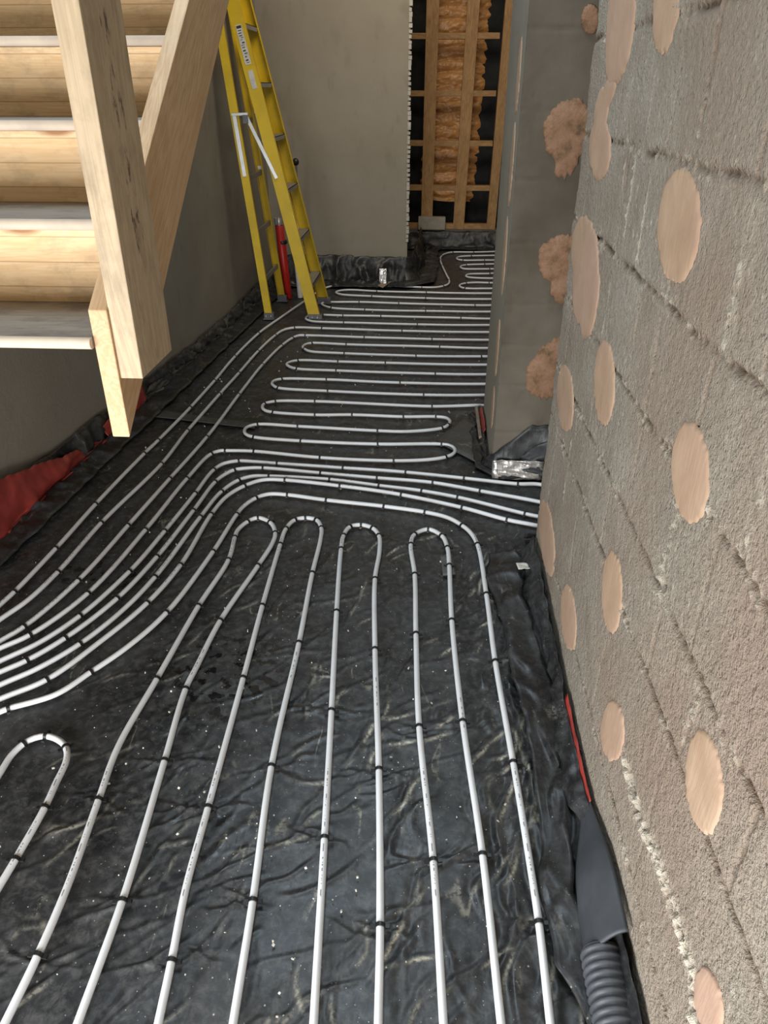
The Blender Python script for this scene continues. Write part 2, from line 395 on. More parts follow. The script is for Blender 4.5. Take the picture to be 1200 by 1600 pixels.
def dab(pts, parent, mat, axis, c0, thick=.004, jag=.06, seed=0, stretch=(1, 1)):
    """irregular low blob: pts = outline in the plane's (u, v)"""
    pts = np.array(pts); c = pts.mean(0); n = 110; ang = np.arctan2(pts[:, 1] - c[1], pts[:, 0] - c[0]); rad = np.hypot(*(pts - c).T)
    o = np.argsort(ang); ang = ang[o]; rad = rad[o]
    A = np.linspace(-math.pi, math.pi, n, endpoint=False)
    aa = np.concatenate([ang - 2 * math.pi, ang, ang + 2 * math.pi]); rr = np.concatenate([rad] * 3)
    Rr = np.interp(A, aa, rr)
    for _ in range(3): Rr = (np.roll(Rr, 1) + 2 * Rr + np.roll(Rr, -1)) / 4
    Rr = Rr * (1 + jag * .9 * pn(np.cos(A) * 2.3 + seed * 3.1, np.sin(A) * 2.3 + seed) + jag * .8 * fbm(np.cos(A) * 7 + seed, np.sin(A) * 7, 3))
    PU, PV = c[0] + np.cos(A) * Rr, c[1] + np.sin(A) * Rr * (1 + (.10 * pn(np.cos(A) * Rr * 130 + seed * 7, A * 0 + seed) * np.abs(np.sin(A)) ** 2 * (1 + (A < 0))))
    V, Fc = [], []; rings = [(1.0, -.002), (.975, thick * .5), (.90, thick), (.6, thick * 1.1), (.3, thick)]
    for s, t in rings:
        for k in range(n):
            u, v = c[0] + (PU[k] - c[0]) * s, c[1] + (PV[k] - c[1]) * s
            t2 = t + (.0012 * float(pn(u * 40, v * 40)) if t > 0 else 0)
            V.append((c0 - t2, u, v) if axis == 'x' else (u, c0 - t2, v))
    V.append((c0 - thick, c[0], c[1]) if axis == 'x' else (c[0], c0 - thick, c[1]))
    for i in range(len(rings) - 1):
        for k in range(n): k2 = (k + 1) % n; Fc.append((i * n + k, i * n + k2, (i + 1) * n + k2, (i + 1) * n + k))
    for k in range(n): Fc.append(((len(rings) - 1) * n + k, (len(rings) - 1) * n + (k + 1) % n, len(V) - 1))
    me = bpy.data.meshes.new('adhesive_dab'); me.from_pydata(V, [], Fc); me.update()
    import bmesh
    bm = bmesh.new(); bm.from_mesh(me); bmesh.ops.recalc_face_normals(bm, faces=bm.faces); bm.to_mesh(me); bm.free()
    return link('adhesive_dab', me, mat, parent, True)
def ell(cx, cy, rx, ry, tilt=0):
    out = []
    for k in range(16):
        a = 2 * math.pi * k / 16; x, y = rx * math.cos(a), ry * math.sin(a)
        out.append((cx + x + tilt * y / max(ry, 1), cy + y))
    return out
near_dabs = [ell(1062, 352, 34, 88, -3), ell(1042, 5, 20, 78, -6), [(958, -30), (990, -30), (992, 40), (985, 85), (962, 130), (950, 125), (948, 60)],
             [(955, 130), (965, 130), (952, 165), (928, 205), (930, 170), (945, 140)], ell(938, 232, 17, 48, 0), ell(914, 400, 21, 62, 2),
             [(895, 430), (935, 420), (938, 440), (928, 505), (920, 525), (908, 505)], ell(945, 598, 16, 67, 0), ell(884, 622, 13, 52, 2),
             ell(1080, 738, 30, 80, 3), ell(957, 925, 16, 64, 0), ell(889, 965, 12, 52, 4), ell(855, 840, 11, 60, 6), ell(958, 1142, 19, 46, 0), ell(1101, 1222, 28, 82, 4), ell(1109, 1568, 22, 56, 8)]
for i, q in enumerate(near_dabs):
    dab([tuple(at_x(x, y, XW))[1:] for x, y in q], wr, M_DAB, 'x', XW - .001, .0028, .075, i)

# pier of blocks between the two openings
def block_face(name, axis, c0, u0, u1, z1, mat, joints, perp, seed, parent=None, sgn=-1, nu=90, nz=300, amp=1.0, flip=False):
    U = np.linspace(u0, u1, nu); Z = np.linspace(-.05, z1, nz); UU, Zz = np.meshgrid(U, Z, indexing='ij')
    w = .006 * pn(UU * 8 + seed, Zz * 8); g = np.zeros_like(UU)
    for z0 in joints: g = np.maximum(g, np.exp(-((Zz - z0 + w) / .006) ** 2) * np.clip(.6 + 1.2 * pn(UU * 12 + z0 * 9, Zz * 3), 0, 1))
    for (p0, za, zb) in perp: g = np.maximum(g, np.exp(-((UU - p0 + w) / .005) ** 2) * ((Zz > za) & (Zz < zb)) * .8)
    rel = amp * (-.005 * g + .002 * fbm(UU * 8 + seed, Zz * 8, 3) + .0008 * fbm(UU * 60, Zz * 60, 2))
    e = (UU * 0 + c0) + sgn * rel
    P = np.stack([e, UU, Zz] if axis == 'x' else [UU, e, Zz], -1)
    return grid(name, P, mat, parent, {'groove': g * .8, 'mortar': g * 0}, flip=flip)
M_PIERB = mat_plaster('pier_concrete_block', (.085, .07, .05), (.18, .158, .125), (.09, .066, .045))
pz = [2.8, 2.55, 2.3, 2.04, 1.795, 1.535, 1.294, 1.05, .799, .62, .435, .2]
wp = block_face('wall_pier', 'y', PIER[1], PIER[0], 2.3, 3.0, M_PIERB, pz, [(.60, 1.535, 1.795), (.78, 1.3, 1.53), (.6, 1.05, 1.29), (.8, .8, 1.05)], 3, None, -1, 260, 360)
struct(wp, 'grey block pier with crumbly adhesive patches')
block_face('pier_reveal', 'x', PIER[0], PIER[1], PIER[2], 3.0, M_PLASTER, pz, [], 5, wp, -1, 80, 260, .5, flip=False)
b = MB(); b.box((PIER[0] + .01, PIER[1] + .01, -.05), (2.3, PIER[2] - .005, 3.0)); b.build('pier_core', M_PIER, wp)
YP = PIER[1]
pier_dabs = [[(905, 155), (918, 165), (925, 215), (905, 245), (890, 275), (866, 276), (870, 250), (850, 215), (850, 190), (868, 165)],
             [(880, 368), (930, 372), (930, 440), (885, 478), (868, 470), (860, 440), (842, 410), (845, 385)],
             [(862, 533), (900, 520), (900, 600), (860, 622), (825, 612), (822, 585), (835, 560)], ell(922, 30, 14, 24),
             ell(817, 560, 3, 120, -8), ell(826, 330, 4, 150, -9), ell(823, 60, 4, 80, -4)]
for i, q in enumerate(pier_dabs[:4]):
    dab([(at_y(x, y, YP).x, at_y(x, y, YP).z) for x, y in q], wp, M_DABR, 'y', YP - .002, .012, .10, i + 20)
for (x0, y0, x1, y1) in ((812, 60, 806, 180), (806, 190, 797, 330), (790, 330, 785, 470), (776, 480, 768, 560), (770, 590, 766, 660)):   # adhesive smears on the reveal
    a, c = at_x(x0, y0, PIER[0]), at_x(x1, y1, PIER[0])
    zc, hz = (a.z + c.z) / 2, abs(a.z - c.z) / 2; yc = YP + .16
    dab([(yc + .05 * math.cos(k), zc + hz * math.sin(k)) for k in np.linspace(0, 6.1, 14)], wp, M_DAB, 'x', PIER[0] - .001, .003, .08, int(x0))

# smooth rendered walls
def plaster_wall(name, p0, p1, z1, mat, nrm, nu=60, nz=40, rag=None):
    U = np.linspace(0, 1, nu); Z = np.linspace(-.05, z1, nz); UU, Zz = np.meshgrid(U, Z, indexing='ij')
    L = (Vector(p1) - Vector(p0)).length; rel = .005 * fbm(UU * L * 2 + 3, Zz * 2, 3)
    X = p0[0] + (p1[0] - p0[0]) * UU + nrm[0] * rel; Y = p0[1] + (p1[1] - p0[1]) * UU + nrm[1] * rel
    return grid(name, np.stack([X, Y, Zz], -1), mat, flip=(nrm[0] * (p1[1] - p0[1]) - nrm[1] * (p1[0] - p0[0])) < 0)
y0 = -2.0
wl = plaster_wall('wall_left', (left_x(y0), y0, 0), (left_x(9.8), 9.8, 0), 3.0, M_PLASTER, (1, 0), 200, 60); struct(wl, 'smooth grey rendered wall on the left')
wb = block_face('wall_back', 'y', YB, -1.6, -.21, 3.0, M_PLASTER, [.36, .72, 1.08], [], 8, None, -1, 120, 200, .4); struct(wb, 'grey rendered wall at the far end behind the stepladder')
b = MB(); b.box((-1.6, YB + .01, -.05), (-.216, YB + .12, 3.0)); b.build('wall_core', M_PLASTER, wb)
rg = MB()                                    # ragged plaster arris
for k in range(70):
    z = .38 + k * .037; rg.box((-.222, YB - .006 - random.random() * .006, z), (-.202 + random.random() * .008, YB + .05, z + .02 + random.random() * .018))
rg.build('plaster_arris', mat_plain('pale_plaster_edge', (.42, .40, .35), .9), wb)
b = MB(); b.box((-1.5, 10.0, -.05), (2.4, 10.1, 3.0)); struct(b.build('wall_rear', M_DARK), 'dark sheeted wall behind the timber frame')
b = MB(); b.box((2.3, -.8, -.05), (2.4, 10.1, 3.0)); struct(b.build('wall_right_room', M_PLASTER), 'rendered wall of the side room')

# ------------------------------------------------------------------ polythene floor sheet
ys = [0.05]
while ys[-1] < 9.2: ys.append(ys[-1] + max(.0052, .0045 * ys[-1]))
ys = np.array(ys); xs = np.concatenate([np.linspace(-1.86, -1.0, 80)[:-1], np.linspace(-1.0, .47, 250)[:-1], np.linspace(.47, 2.28, 60)])
XX, YY = np.meshgrid(xs, ys, indexing='ij')
wx = XX + .10 * pn(XX * 2.2, YY * 2.2); wy = YY + .10 * pn(XX * 2.2 + 9, YY * 2.2 + 4)
a = .6; u1 = wx * math.cos(a) + wy * math.sin(a); v1 = -wx * math.sin(a) + wy * math.cos(a)
near = 1 - sstep(1.8, 3.2, YY)
cre = ridge(u1 * 1.6, v1 * 5.5, 8) * sstep(-.1, .3, pn(XX * 1.9 + 5, YY * 1.9))
cre2 = ridge(wx * 3.2 + 20, wy * 2.2 + 3, 9) * sstep(-.05, .3, pn(XX * 2.3 + 15, YY * 1.5 + 8))
rgt = sstep(.12, .40, XX) * near
cre3 = ridge(wx * 9.5 + 2, wy * 1.6, 4)
zz = -.006 + .003 * near * cre2 + .003 * fbm(XX * 3, YY * 3, 3) * (.4 + near) + .0010 * fbm(XX * 14, YY * 14, 2)
dust = np.zeros_like(zz)
rc = random.Random(21)
def crease(x, y, ang, L, w, amp, dst, bend):
    """one fold pressed into the sheet, with dust caught along some of them"""
    m = L / 2 + .05
    i0, i1 = np.searchsorted(xs, x - m), np.searchsorted(xs, x + m); j0, j1 = np.searchsorted(ys, y - m), np.searchsorted(ys, y + m)
    if i1 - i0 < 2 or j1 - j0 < 2: return
    X_, Y_ = XX[i0:i1, j0:j1] - x, YY[i0:i1, j0:j1] - y; c, sn = math.cos(ang), math.sin(ang)
    t = (X_ * c + Y_ * sn) / L + .5; d = -X_ * sn + Y_ * c
    d = d - bend * np.sin(np.pi * np.clip(t, 0, 1)) - .010 * pn(t * L * 16 + x * 9, t * 0 + y * 7)
    tp = np.clip(np.sin(np.pi * np.clip(t, 0, 1)), 0, 1) ** .7
    zz[i0:i1, j0:j1] += amp * tp * (np.exp(-(d / w) ** 2) - .55 * np.exp(-((d - 1.9 * w) / (1.2 * w)) ** 2))
    if dst: dust[i0:i1, j0:j1] = np.maximum(dust[i0:i1, j0:j1], dst * tp * np.exp(-((d + 1.1 * w) / .0033) ** 2) * np.clip(.25 + 2.4 * pn(t * L * 14 + 3 * x, t * 0 + 9 * y), 0, 1))
for k in range(300):
    y = .45 + rc.random() ** 1.25 * 2.2; x = rc.uniform(-1.0, .30)
    if x < -.25 - .25 * (y - .5): an = R(rc.uniform(15, 80))
    else: an = R(rc.choice((rc.uniform(15, 60), rc.uniform(15, 60), rc.uniform(60, 110))))
    crease(x, y, an, rc.uniform(.08, .34), rc.uniform(.004, .010), rc.uniform(.0016, .0042), rc.choice((0, 0, 0, .7, 1.0)) if x > -.3 else rc.choice((0, 0, 0, .5)), rc.uniform(-.03, .03))
for k in range(70):                       # heavier folds running into the right hand edge
    y = .5 + rc.random() * 2.0; x = rc.uniform(.18, .36)
    crease(x, y, R(rc.uniform(55, 105)), rc.uniform(.12, .35), rc.uniform(.006, .012), rc.uniform(.004, .009), rc.choice((0, .8, 1.0)), rc.uniform(-.04, .04))
for px_, py_ in ((293, 1265), (500, 1310), (590, 1203), (675, 1345), (752, 1336), (802, 1192), (842, 1442), (590, 1447), (395, 1408), (424, 1198), (518, 1111), (655, 1136), (723, 1128), (191, 1408), (325, 1262), (258, 1190), (154, 1250), (60, 1491), (268, 1502)):
    q = at_floor(px_, py_)
    for k in range(4): crease(q.x + rc.uniform(-.06, .06), q.y + rc.uniform(-.02, .02), R(rc.uniform(-25, 45)), rc.uniform(.10, .22), rc.uniform(.004, .007), rc.uniform(.003, .0055), 0, rc.uniform(-.02, .02))
for k in range(160):                      # finer marks farther in
    y = rc.uniform(2.4, 7.0); x = rc.uniform(-1.3, .3)
    crease(x, y, R(rc.choice((-35, -30, 40, 10)) + rc.uniform(-12, 12)), rc.uniform(.2, .6), rc.uniform(.012, .02), rc.uniform(.002, .004), 0, rc.uniform(-.03, .03))
zz = np.clip(zz, -.016, .014)
wet = 1.2 * np.exp(-(((XX + .62) / .22) ** 2 + ((YY - 1.75) / .20) ** 2)) + 1.1 * np.exp(-(((XX + 1.22) / .18) ** 2 + ((YY - 2.25) / .12) ** 2)) + .5 * np.exp(-(((XX + .55) / .25) ** 2 + ((YY - 1.2) / .3) ** 2))
sheet = grid('polythene_sheet', np.stack([XX, YY, zz], -1), M_MEM, None, {'wet': np.clip(wet, 0, 1), 'dust': dust})
tag(sheet, 'large dusty wrinkled black polythene sheet covering the whole floor under the pipes', 'sheet')

def drape(name, path, width, height, mat, label, cat='sheet', inward=1, amp=.012, seed=0, freq=9, lip=.0, hf=None, wf=None, step=.012, group=None, nt=16):
    """sheet run up a wall: path = wall foot points, inward = side the room lies on"""
    pts = [Vector((p[0], p[1], 0)) for p in path]; seg = []
    for a, b in zip(pts[:-1], pts[1:]):
        n = max(2, int((b - a).length / step)); seg += [(a.lerp(b, k / n), (b - a).normalized()) for k in range(n)]
    seg.append((pts[-1], (pts[-1] - pts[-2]).normalized()))
    n = len(seg); Parr = np.zeros((n, nt, 3)); s = 0
    for i, (p, t) in enumerate(seg):
        if i: s += (p - seg[i - 1][0]).length
        f = i / (n - 1); nrm = Vector((-t.y, t.x, 0)) * inward
        w = width * (wf(f) if wf else 1); h = height * (hf(f) if hf else 1) + .018 * float(pn(s * 6 + seed, seed * 1.7)) + .010 * float(pn(s * 23 + seed, 2.2))
        for j in range(nt):
            v = j / (nt - 1)
            if v < .4: q = v / .4; d = w * (1 - q) + .016; z = .004 + .012 * q * q
            else: q = (v - .4) / .6; d = .016 * (1 - q) + .008 ; z = .016 + (h - .016) * q
            fold = float(ridge(s * freq + seed * 3.1 + .6 * float(pn(v * 2, s * 3)), v * .9 + seed, 2)) + .5 * float(ridge(s * freq * 2.1 + seed, v * 3.2 + s, 2)) + .25 * float(ridge(s * freq * .8, v * 5 + seed, 2))
            off = amp * fold * (.35 + math.sin(math.pi * min(1, v * .9 + .12)))
            Parr[i, j] = (p.x + nrm.x * (d + off), p.y + nrm.y * (d + off), z + (off * .5 if v < .4 else .25 * off * math.sin(v * 9)))
    o = grid(name, Parr, mat, None, {'wet': Parr[..., 0] * 0}, flip=inward > 0)
    sm = o.modifiers.new('thickness', 'SOLIDIFY'); sm.thickness = .0015; sm.offset = 0
    return tag(o, label, cat, group)
drape('polythene_upstand', [(XW, .35), (XW, YEND - .05)], .10, .085, M_MEM2, 'black polythene edge bunched in folds along the foot of the right block wall', seed=1, amp=.030, freq=2.6, nt=26, step=.008,
      wf=lambda f: (.25 + .9 * float(sstep(.12, .35, f))) * (1 + .25 * math.sin(f * 9)) + .3 * float(sstep(.8, .95, f)), hf=lambda f: 1 + .25 * math.sin(f * 9))
drape('polythene_upstand', [(left_x(.6), .6), (left_x(7.1), 7.1)], .16, .17, M_MEM2, 'black polythene edge lapped up the foot of the left wall below the staircase', inward=-1, seed=2, amp=.03, freq=4,
      hf=lambda f: 1.15 - .65 * min(1, f * 1.5) if f < .75 else .50 + (f - .75) * 1.5)
drape('polythene_upstand', [(left_x(4.0) + .012, 4.0), (left_x(6.9) + .012, 6.9)], .05, .10, M_MEMD, 'dusty grey flap of polythene along the left wall beside the stepladder', inward=-1, seed=12, amp=.02, freq=3,
      hf=lambda f: .5 + .7 * f)
drape('polythene_upstand', [(-1.47, YB), (-.20, YB), (-.16, YB + .5), (-.14, 8.95)], .20, .26, M_MEM2, 'crumpled black polythene turned up the foot of the far rendered wall', inward=-1, seed=3, amp=.05, freq=4, nt=20,
      hf=lambda f: 1 if f < .25 else .95)
drape('polythene_upstand', [(-.3, 9.05), (1.6, 8.98)], .12, .19, M_MEM2, 'black polythene turned up below the timber stud frame', inward=-1, seed=5, amp=.03, freq=3)
drape('red_membrane', [(left_x(1.6) + .055, 1.6), (left_x(3.42) + .03, 3.42)], .015, .235, M_RED, 'red damp proof sheet folded against the foot of the left wall', inward=-1, seed=6, amp=.02, freq=1.6,
      hf=lambda f: 1.0 if f < .5 else max(.1, 1 - 1.35 * (f - .5) * 1.4))
drape('red_membrane', [(left_x(3.42) + .045, 3.45), (left_x(3.95) + .04, 3.98)], .01, .15, M_RED, 'small scrap of red damp proof sheet behind the lower end of the stair string', inward=-1, seed=7, amp=.01, freq=3,
      hf=lambda f: .5 + .8 * f)
drape('red_membrane', [(XW - .004, 1.25), (XW - .004, 1.62)], .004, .082, M_RED, 'thin strip of red damp proof sheet showing behind the folds at the right wall', seed=8, amp=.002, freq=3)
# black sheet wrapped round the pier foot
drape('polythene_upstand', [(PIER[0], PIER[2]), (PIER[0], YP), (1.2, YP)], .05, .20, M_MEM2, 'black polythene wrapped around the foot of the block pier', inward=1 * -1, seed=9, amp=.02, freq=4,
      hf=lambda f: .15 if f < .40 else (.15 + (f - .40) * 7 if f < .55 else 1.2))
drape('polythene_upstand', [(1.0, YEND + .05), (XW + .1, YEND + .03), (XW - .03, YEND + .03)], .03, .05, M_MEM2, 'black polythene around the free end of the right block wall', inward=-1, seed=10, amp=.01)

# ------------------------------------------------------------------ tape patches and scraps
def patch(name, px, mat, label, cat, z=.006, thick=.0012, seed=0, bump=.004):
    pts = [at_floor(x, y, z) for x, y in px]; c = sum(pts, Vector()) / len(pts); n = 9
    A, B, C, D = pts; Pg = np.zeros((n, n, 3))
    for i in range(n):
        for j in range(n):
            u, v = i / (n - 1), j / (n - 1)
            p = (A * (1 - u) + B * u) * (1 - v) + (D * (1 - u) + C * u) * v
            Pg[i, j] = (p.x, p.y, p.z + bump * (float(pn(u * 3 + seed, v * 3)) + .3))
    o = grid(name, Pg, mat); s = o.modifiers.new('thickness', 'SOLIDIFY'); s.thickness = thick
    return tag(o, label, cat)
patch('sheet_offcut', [(680, 690), (728, 652), (752, 665), (758, 730)], mat_membrane('grey_offcut', .8, (.075, .07, .06), .5), 'dusty grey sheet offcut lying beside the block pier', 'offcut', .010)
patch('tape_patch', [(780, 905), (803, 905), (806, 930), (784, 930)], M_TAPE, 'square of grey tape on the black sheet near the right wall end', 'tape', .012)
patch('tape_patch', [(688, 868), (706, 866), (712, 898), (692, 900)], M_TAPE, 'small grey tape patch beside the rightmost pipe loop', 'tape', .008)
patch('tape_strip', [(228, 650), (245, 640), (400, 662), (398, 670)], mat_membrane('dust_strip', 1.0, (.06, .058, .05), .6), 'long dusty tape strip crossing the three leftmost pipes', 'tape', .006)
patch('foil_scrap', [(806, 880), (828, 880), (828, 889), (810, 890)], M_WHITE, 'small white scrap by the free end of the right wall', 'scrap', .07)
patch('card_scrap', [(590, 447), (600, 438), (612, 440), (598, 450)], M_CARD, 'small brown cardboard scrap by the farthest pipe run', 'scrap', .03)
def foil(name, p, sx, sz, label, seed, sy=.01, rot=0):
    n = 12; Pg = np.zeros((n, n, 3))
    for i in range(n):
        for j in range(n):
            u, v = i / (n - 1) - .5, j / (n - 1)
            Pg[i, j] = (u * sx, -.012 - .014 * float(ridge(u * 5 + seed, v * 4, 1)) - sy * (1 - v) ** 2 * 3, v * sz)
    o = grid(name, Pg, M_FOIL, None, None, flip=True); o.location = p; o.rotation_euler[2] = rot
    s = o.modifiers.new('thickness', 'SOLIDIFY'); s.thickness = .001
    return tag(o, label, 'tape')
foil('foil_tape', (.445, YP - .05, .005), .24, .085, 'crinkled silver foil tape around the foot of the pier corner', 1)
foil('foil_tape', (-.43, YB - .09, .03), .07, .13, 'small piece of silver foil tape on the crumpled sheet at the far wall', 4)
# black sheet bag tucked behind the pier tape
n = 26; Pg = np.zeros((n, n, 3))
for i in range(n):
    for j in range(n):
        u, v = i / (n - 1), j / (n - 1)
        hh = .05 + .25 * float(sstep(0, .6, np.array(u))) * (.9 + .2 * math.sin(u * 9))
        Pg[i, j] = (.355 + u * .75, YP - .085 + .07 * v - .03 * float(ridge(u * 5, v * 2 + u * 2, 2)), .01 + v * hh)
o = grid('polythene_fold', Pg, M_MEM2, None, {'wet': Pg[..., 0] * 0}, flip=True); s = o.modifiers.new('t', 'SOLIDIFY'); s.thickness = .002
tag(o, 'tall glossy black fold of polythene in front of the pier in the doorway', 'sheet')
b = MB(); p = at_floor(748, 640); b.box((PIER[0] - .045, 3.55, .0), (PIER[0] - .03, 3.98, .035)); tag(b.build('timber_batten', M_CARD, None, False, .001), 'thin brown batten on edge beside the block pier', 'batten')
drape('red_membrane', [(PIER[0] + .0, 3.93), (PIER[0] + .0, 3.6)], .01, .06, M_RED, 'little red sheet edge showing behind the batten at the pier', inward=-1, seed=11, amp=.003)
b = MB(); c = at_y(680, 346, 8.98); b.box((-.14, 9.0, .205), (.17, 9.10, .34)); tag(b.build('insulation_block', M_BLOCKW, None, False, .006), 'pale insulation block set on the upstand below the timber frame', 'block')
b = MB(); b.box((-.5, 9.08, -.04), (1.7, 9.25, .20)); struct(b.build('trim_kerb', M_SLAB), 'kerb under the timber frame')

# ------------------------------------------------------------------ heating pipes
CLIP = None
def clip_mesh(r=.0092):
    V, Fc = [], []; n = 10; hw = .0045
    prof = [(-r - .0125, -.004), (-r - .0115, .0015)] + [(-(r + .0022) * math.cos(a), (r + .0022) * math.sin(a)) for a in np.linspace(.05, math.pi - .05, n)] + [(r + .0115, .0015), (r + .0125, -.004)]
    inn = [(-r - .0035, -.004), (-r - .0012, -.0015)] + [(-(r + .0002) * math.cos(a), (r + .0002) * math.sin(a)) for a in np.linspace(.05, math.pi - .05, n)] + [(r + .0012, -.0015), (r + .0035, -.004)]
    m = len(prof)
    for y in (-hw, hw):
        for x, z in prof: V.append((x, y, z))
        for x, z in inn: V.append((x, y, z))
    for i in range(m - 1):
        Fc += [(i, i + 1, 2 * m + i + 1, 2 * m + i), (m + i + 1, m + i, 3 * m + i, 3 * m + i + 1), (i + 1, i, m + i, m + i + 1), (2 * m + i, 2 * m + i + 1, 3 * m + i + 1, 3 * m + i)]
    Fc += [(0, 2 * m, 3 * m, m), (m - 1, 2 * m - 1, 4 * m - 1, 3 * m - 1)]
    me = bpy.data.meshes.new('pipe_clip'); me.from_pydata(V, [], Fc); me.update(); me.materials.append(M_CLIP); return me
CLIPM = clip_mesh(); PR, PZ = .0088, .0125
def catmull(P, per):
    out = []
    P = [P[0] * 2 - P[1]] + P + [P[-1] * 2 - P[-2]]
    for i in range(1, len(P) - 2):
        p0, p1, p2, p3 = P[i - 1], P[i], P[i + 1], P[i + 2]
        # centripetal
        d1 = max((p1 - p0).length ** .5, 1e-4); d2 = max((p2 - p1).length ** .5, 1e-4); d3 = max((p3 - p2).length ** .5, 1e-4)
        m1 = ((p1 - p0) / d1 - (p2 - p0) / (d1 + d2) + (p2 - p1) / d2) * d2
        m2 = ((p2 - p1) / d2 - (p3 - p1) / (d2 + d3) + (p3 - p2) / d3) * d2
        k = max(2, int((p2 - p1).length / per))
        for j in range(k):
            t = j / k; t2, t3 = t * t, t * t * t
            out.append(p1 * (2 * t3 - 3 * t2 + 1) + m1 * (t3 - 2 * t2 + t) + p2 * (-2 * t3 + 3 * t2) + m2 * (t3 - t2))
    out.append(P[-2]); return out
NCLIP = 0
def pipe(spec, label, group, pre=None, post=None, cat='pipe'):
    """spec: 'x,y x,y* ...' picture points of the run on the floor, * where a staple sits"""
    global NCLIP
    pts, cl = [], []
    for w in spec.split():
        star = w.endswith('*'); x, y = w.rstrip('*').split(',')
        p = at_floor(float(x), float(y), PZ); p.z = 0; pts.append(p)
        if star: cl.append(p)
    pre = [Vector((*q, 0)) for q in (pre or [])]; post = [Vector((*q, 0)) for q in (post or [])]
    def ext(a, b): d = (a - b).normalized(); return a + d * .5
    if pre == 'ext' or not pre: pre = [ext(pts[0], pts[1])]
    if not post: post = [ext(pts[-1], pts[-2])]
    C = catmull(pre + pts + post, .014); n = 12
    V = []; uv = []; s = 0
    for i, p in enumerate(C):
        t = (C[min(i + 1, len(C) - 1)] - C[max(i - 1, 0)]).normalized(); a = Vector((-t.y, t.x, 0))
        if i: s += (p - C[i - 1]).length
        zc = PZ + .0015 * float(pn(p.x * 3, p.y * 3))
        for k in range(n):
            an = 2 * math.pi * k / n; V.append((p.x + a.x * math.cos(an) * PR, p.y + a.y * math.cos(an) * PR, zc + math.sin(an) * PR))
        uv.append(s)
    Fc, UV = [], []
    for i in range(len(C) - 1):
        for k in range(n):
            k2 = (k + 1) % n; Fc.append((i * n + k, i * n + k2, (i + 1) * n + k2, (i + 1) * n + k))
            UV += [(uv[i], k / n), (uv[i], (k + 1) / n), (uv[i + 1], (k + 1) / n), (uv[i + 1], k / n)]
    Fc += [tuple(range(n)), tuple((len(C) - 1) * n + k for k in range(n))[::-1]]; UV += [(0, 0)] * (2 * n)
    me = bpy.data.meshes.new('heating_pipe'); me.from_pydata(V, [], Fc); me.update()
    l = me.uv_layers.new(name='UVMap'); l.data.foreach_set('uv', [c for q in UV for c in q])
    o = link('heating_pipe', me, M_PIPE, None, True); tag(o, label, cat, group)
    for p in cl:
        i = min(range(len(C)), key=lambda k: (C[k] - p).length_squared)
        t = (C[min(i + 1, len(C) - 1)] - C[max(i - 1, 0)])
        c = bpy.data.objects.new('pipe_clip', CLIPM); COL.objects.link(c); c.parent = o
        c.location = (p.x, p.y, PZ + .0003); c.rotation_euler[2] = math.atan2(t.y, t.x) - math.pi / 2 + random.uniform(-.08, .08); NCLIP += 1
    return o
GN, GL, GF, GX = 'near heating pipe loops', 'heating pipes sweeping round the left bend', 'heating pipe loops in the far bay', 'short heating pipe loops beyond the far doorway'
# near loops
pipe('0,1208 18,1180 37,1162* 54,1153 72,1150* 91,1156 103,1168* 104,1187 87,1225 70,1262* 24,1343* 0,1383', 'white heating pipe loop in the bottom left corner of the floor', GN)
pipe('7,1600 59,1493* 105,1386 154,1250* 185,1166 245,1061* 310,947* 357,875* 367,840* 372,828 387,815* 403,809* 422,816* 430,833* 426,848 403,884* 344,970* 308,1040 290,1077* 257,1189* 191,1408* 121,1600', 'leftmost of the four near white pipe loops, its bend beside the big outer pipe', GN)
pipe('247,1600 268,1502* 290,1390 325,1262* 380,1060* 410,947* 438,851* 447,826* 461,812* 477,809* 494,812* 502,825* 501,842 488,896* 467,1005* 424,1198* 395,1408* 364,1600', 'second near white pipe loop from the left, narrow rounded bend', GN)
pipe('490,1600 507,1310* 518,1111* 526,956* 533,858* 537,837* 547,823* 564,820* 582,825* 592,837* 593,861 586,905* 586,1015* 592,1203* 594,1447* 591,1600', 'third near white pipe loop from the left, standing straight in the middle of the floor', GN)
pipe('693,1600 677,1345* 655,1136* 650,991* 648,898* 642,851* 648,835* 669,827* 690,837* 699,856* 702,884* 706,970* 723,1128* 754,1336* 783,1600', 'fourth near white pipe loop, closest to the right wall', GN)
# sweeping pipes (left)
W = [(-1.62, 2.0), (-1.6, 1.6)]
pipe('860,1600 842,1442* 820,1300 802,1192* 774,1034* 760,929* 746,851* 735,832 722,821* 700,809 664,800* 600,791* 510,781* 449,773* 420,772 400,778* 382,790 370,804* 333,862* 260,957* 200,1010 142,1050* 87,1085 13,1107* 0,1112', 'long white pipe bending from the right wall side over all near loops to the left', GL, None, None)
pipe('837,821 792,812* 722,793* 627,773* 531,759* 445,750* 410,750 382,759* 355,775 330,804* 282,883* 230,942* 160,1000 73,1062* 0,1092', 'lowest of the four nested pipes entering the right doorway', GL, [(1.8, 2.52), (1.1, 2.53), (.75, 2.58)], None)
pipe('839,807 820,803* 715,777* 659,767* 592,759* 515,749* 420,744* 395,744 373,750* 346,768* 313,808* 242,902* 190,955 125,1006* 62,1043 0,1070', 'second lowest of the four nested pipes entering the right doorway', GL, [(1.8, 2.62), (1.1, 2.63), (.75, 2.67)], None)
pipe('841,784 750,767* 676,754* 589,747* 501,739* 411,731* 390,731 366,734* 350,742 336,753* 302,798* 245,870* 183,935* 102,997* 42,1032* 0,1050', 'second highest of the four nested pipes entering the right doorway', GL, [(1.8, 2.74), (1.1, 2.75), (.75, 2.79)], None)
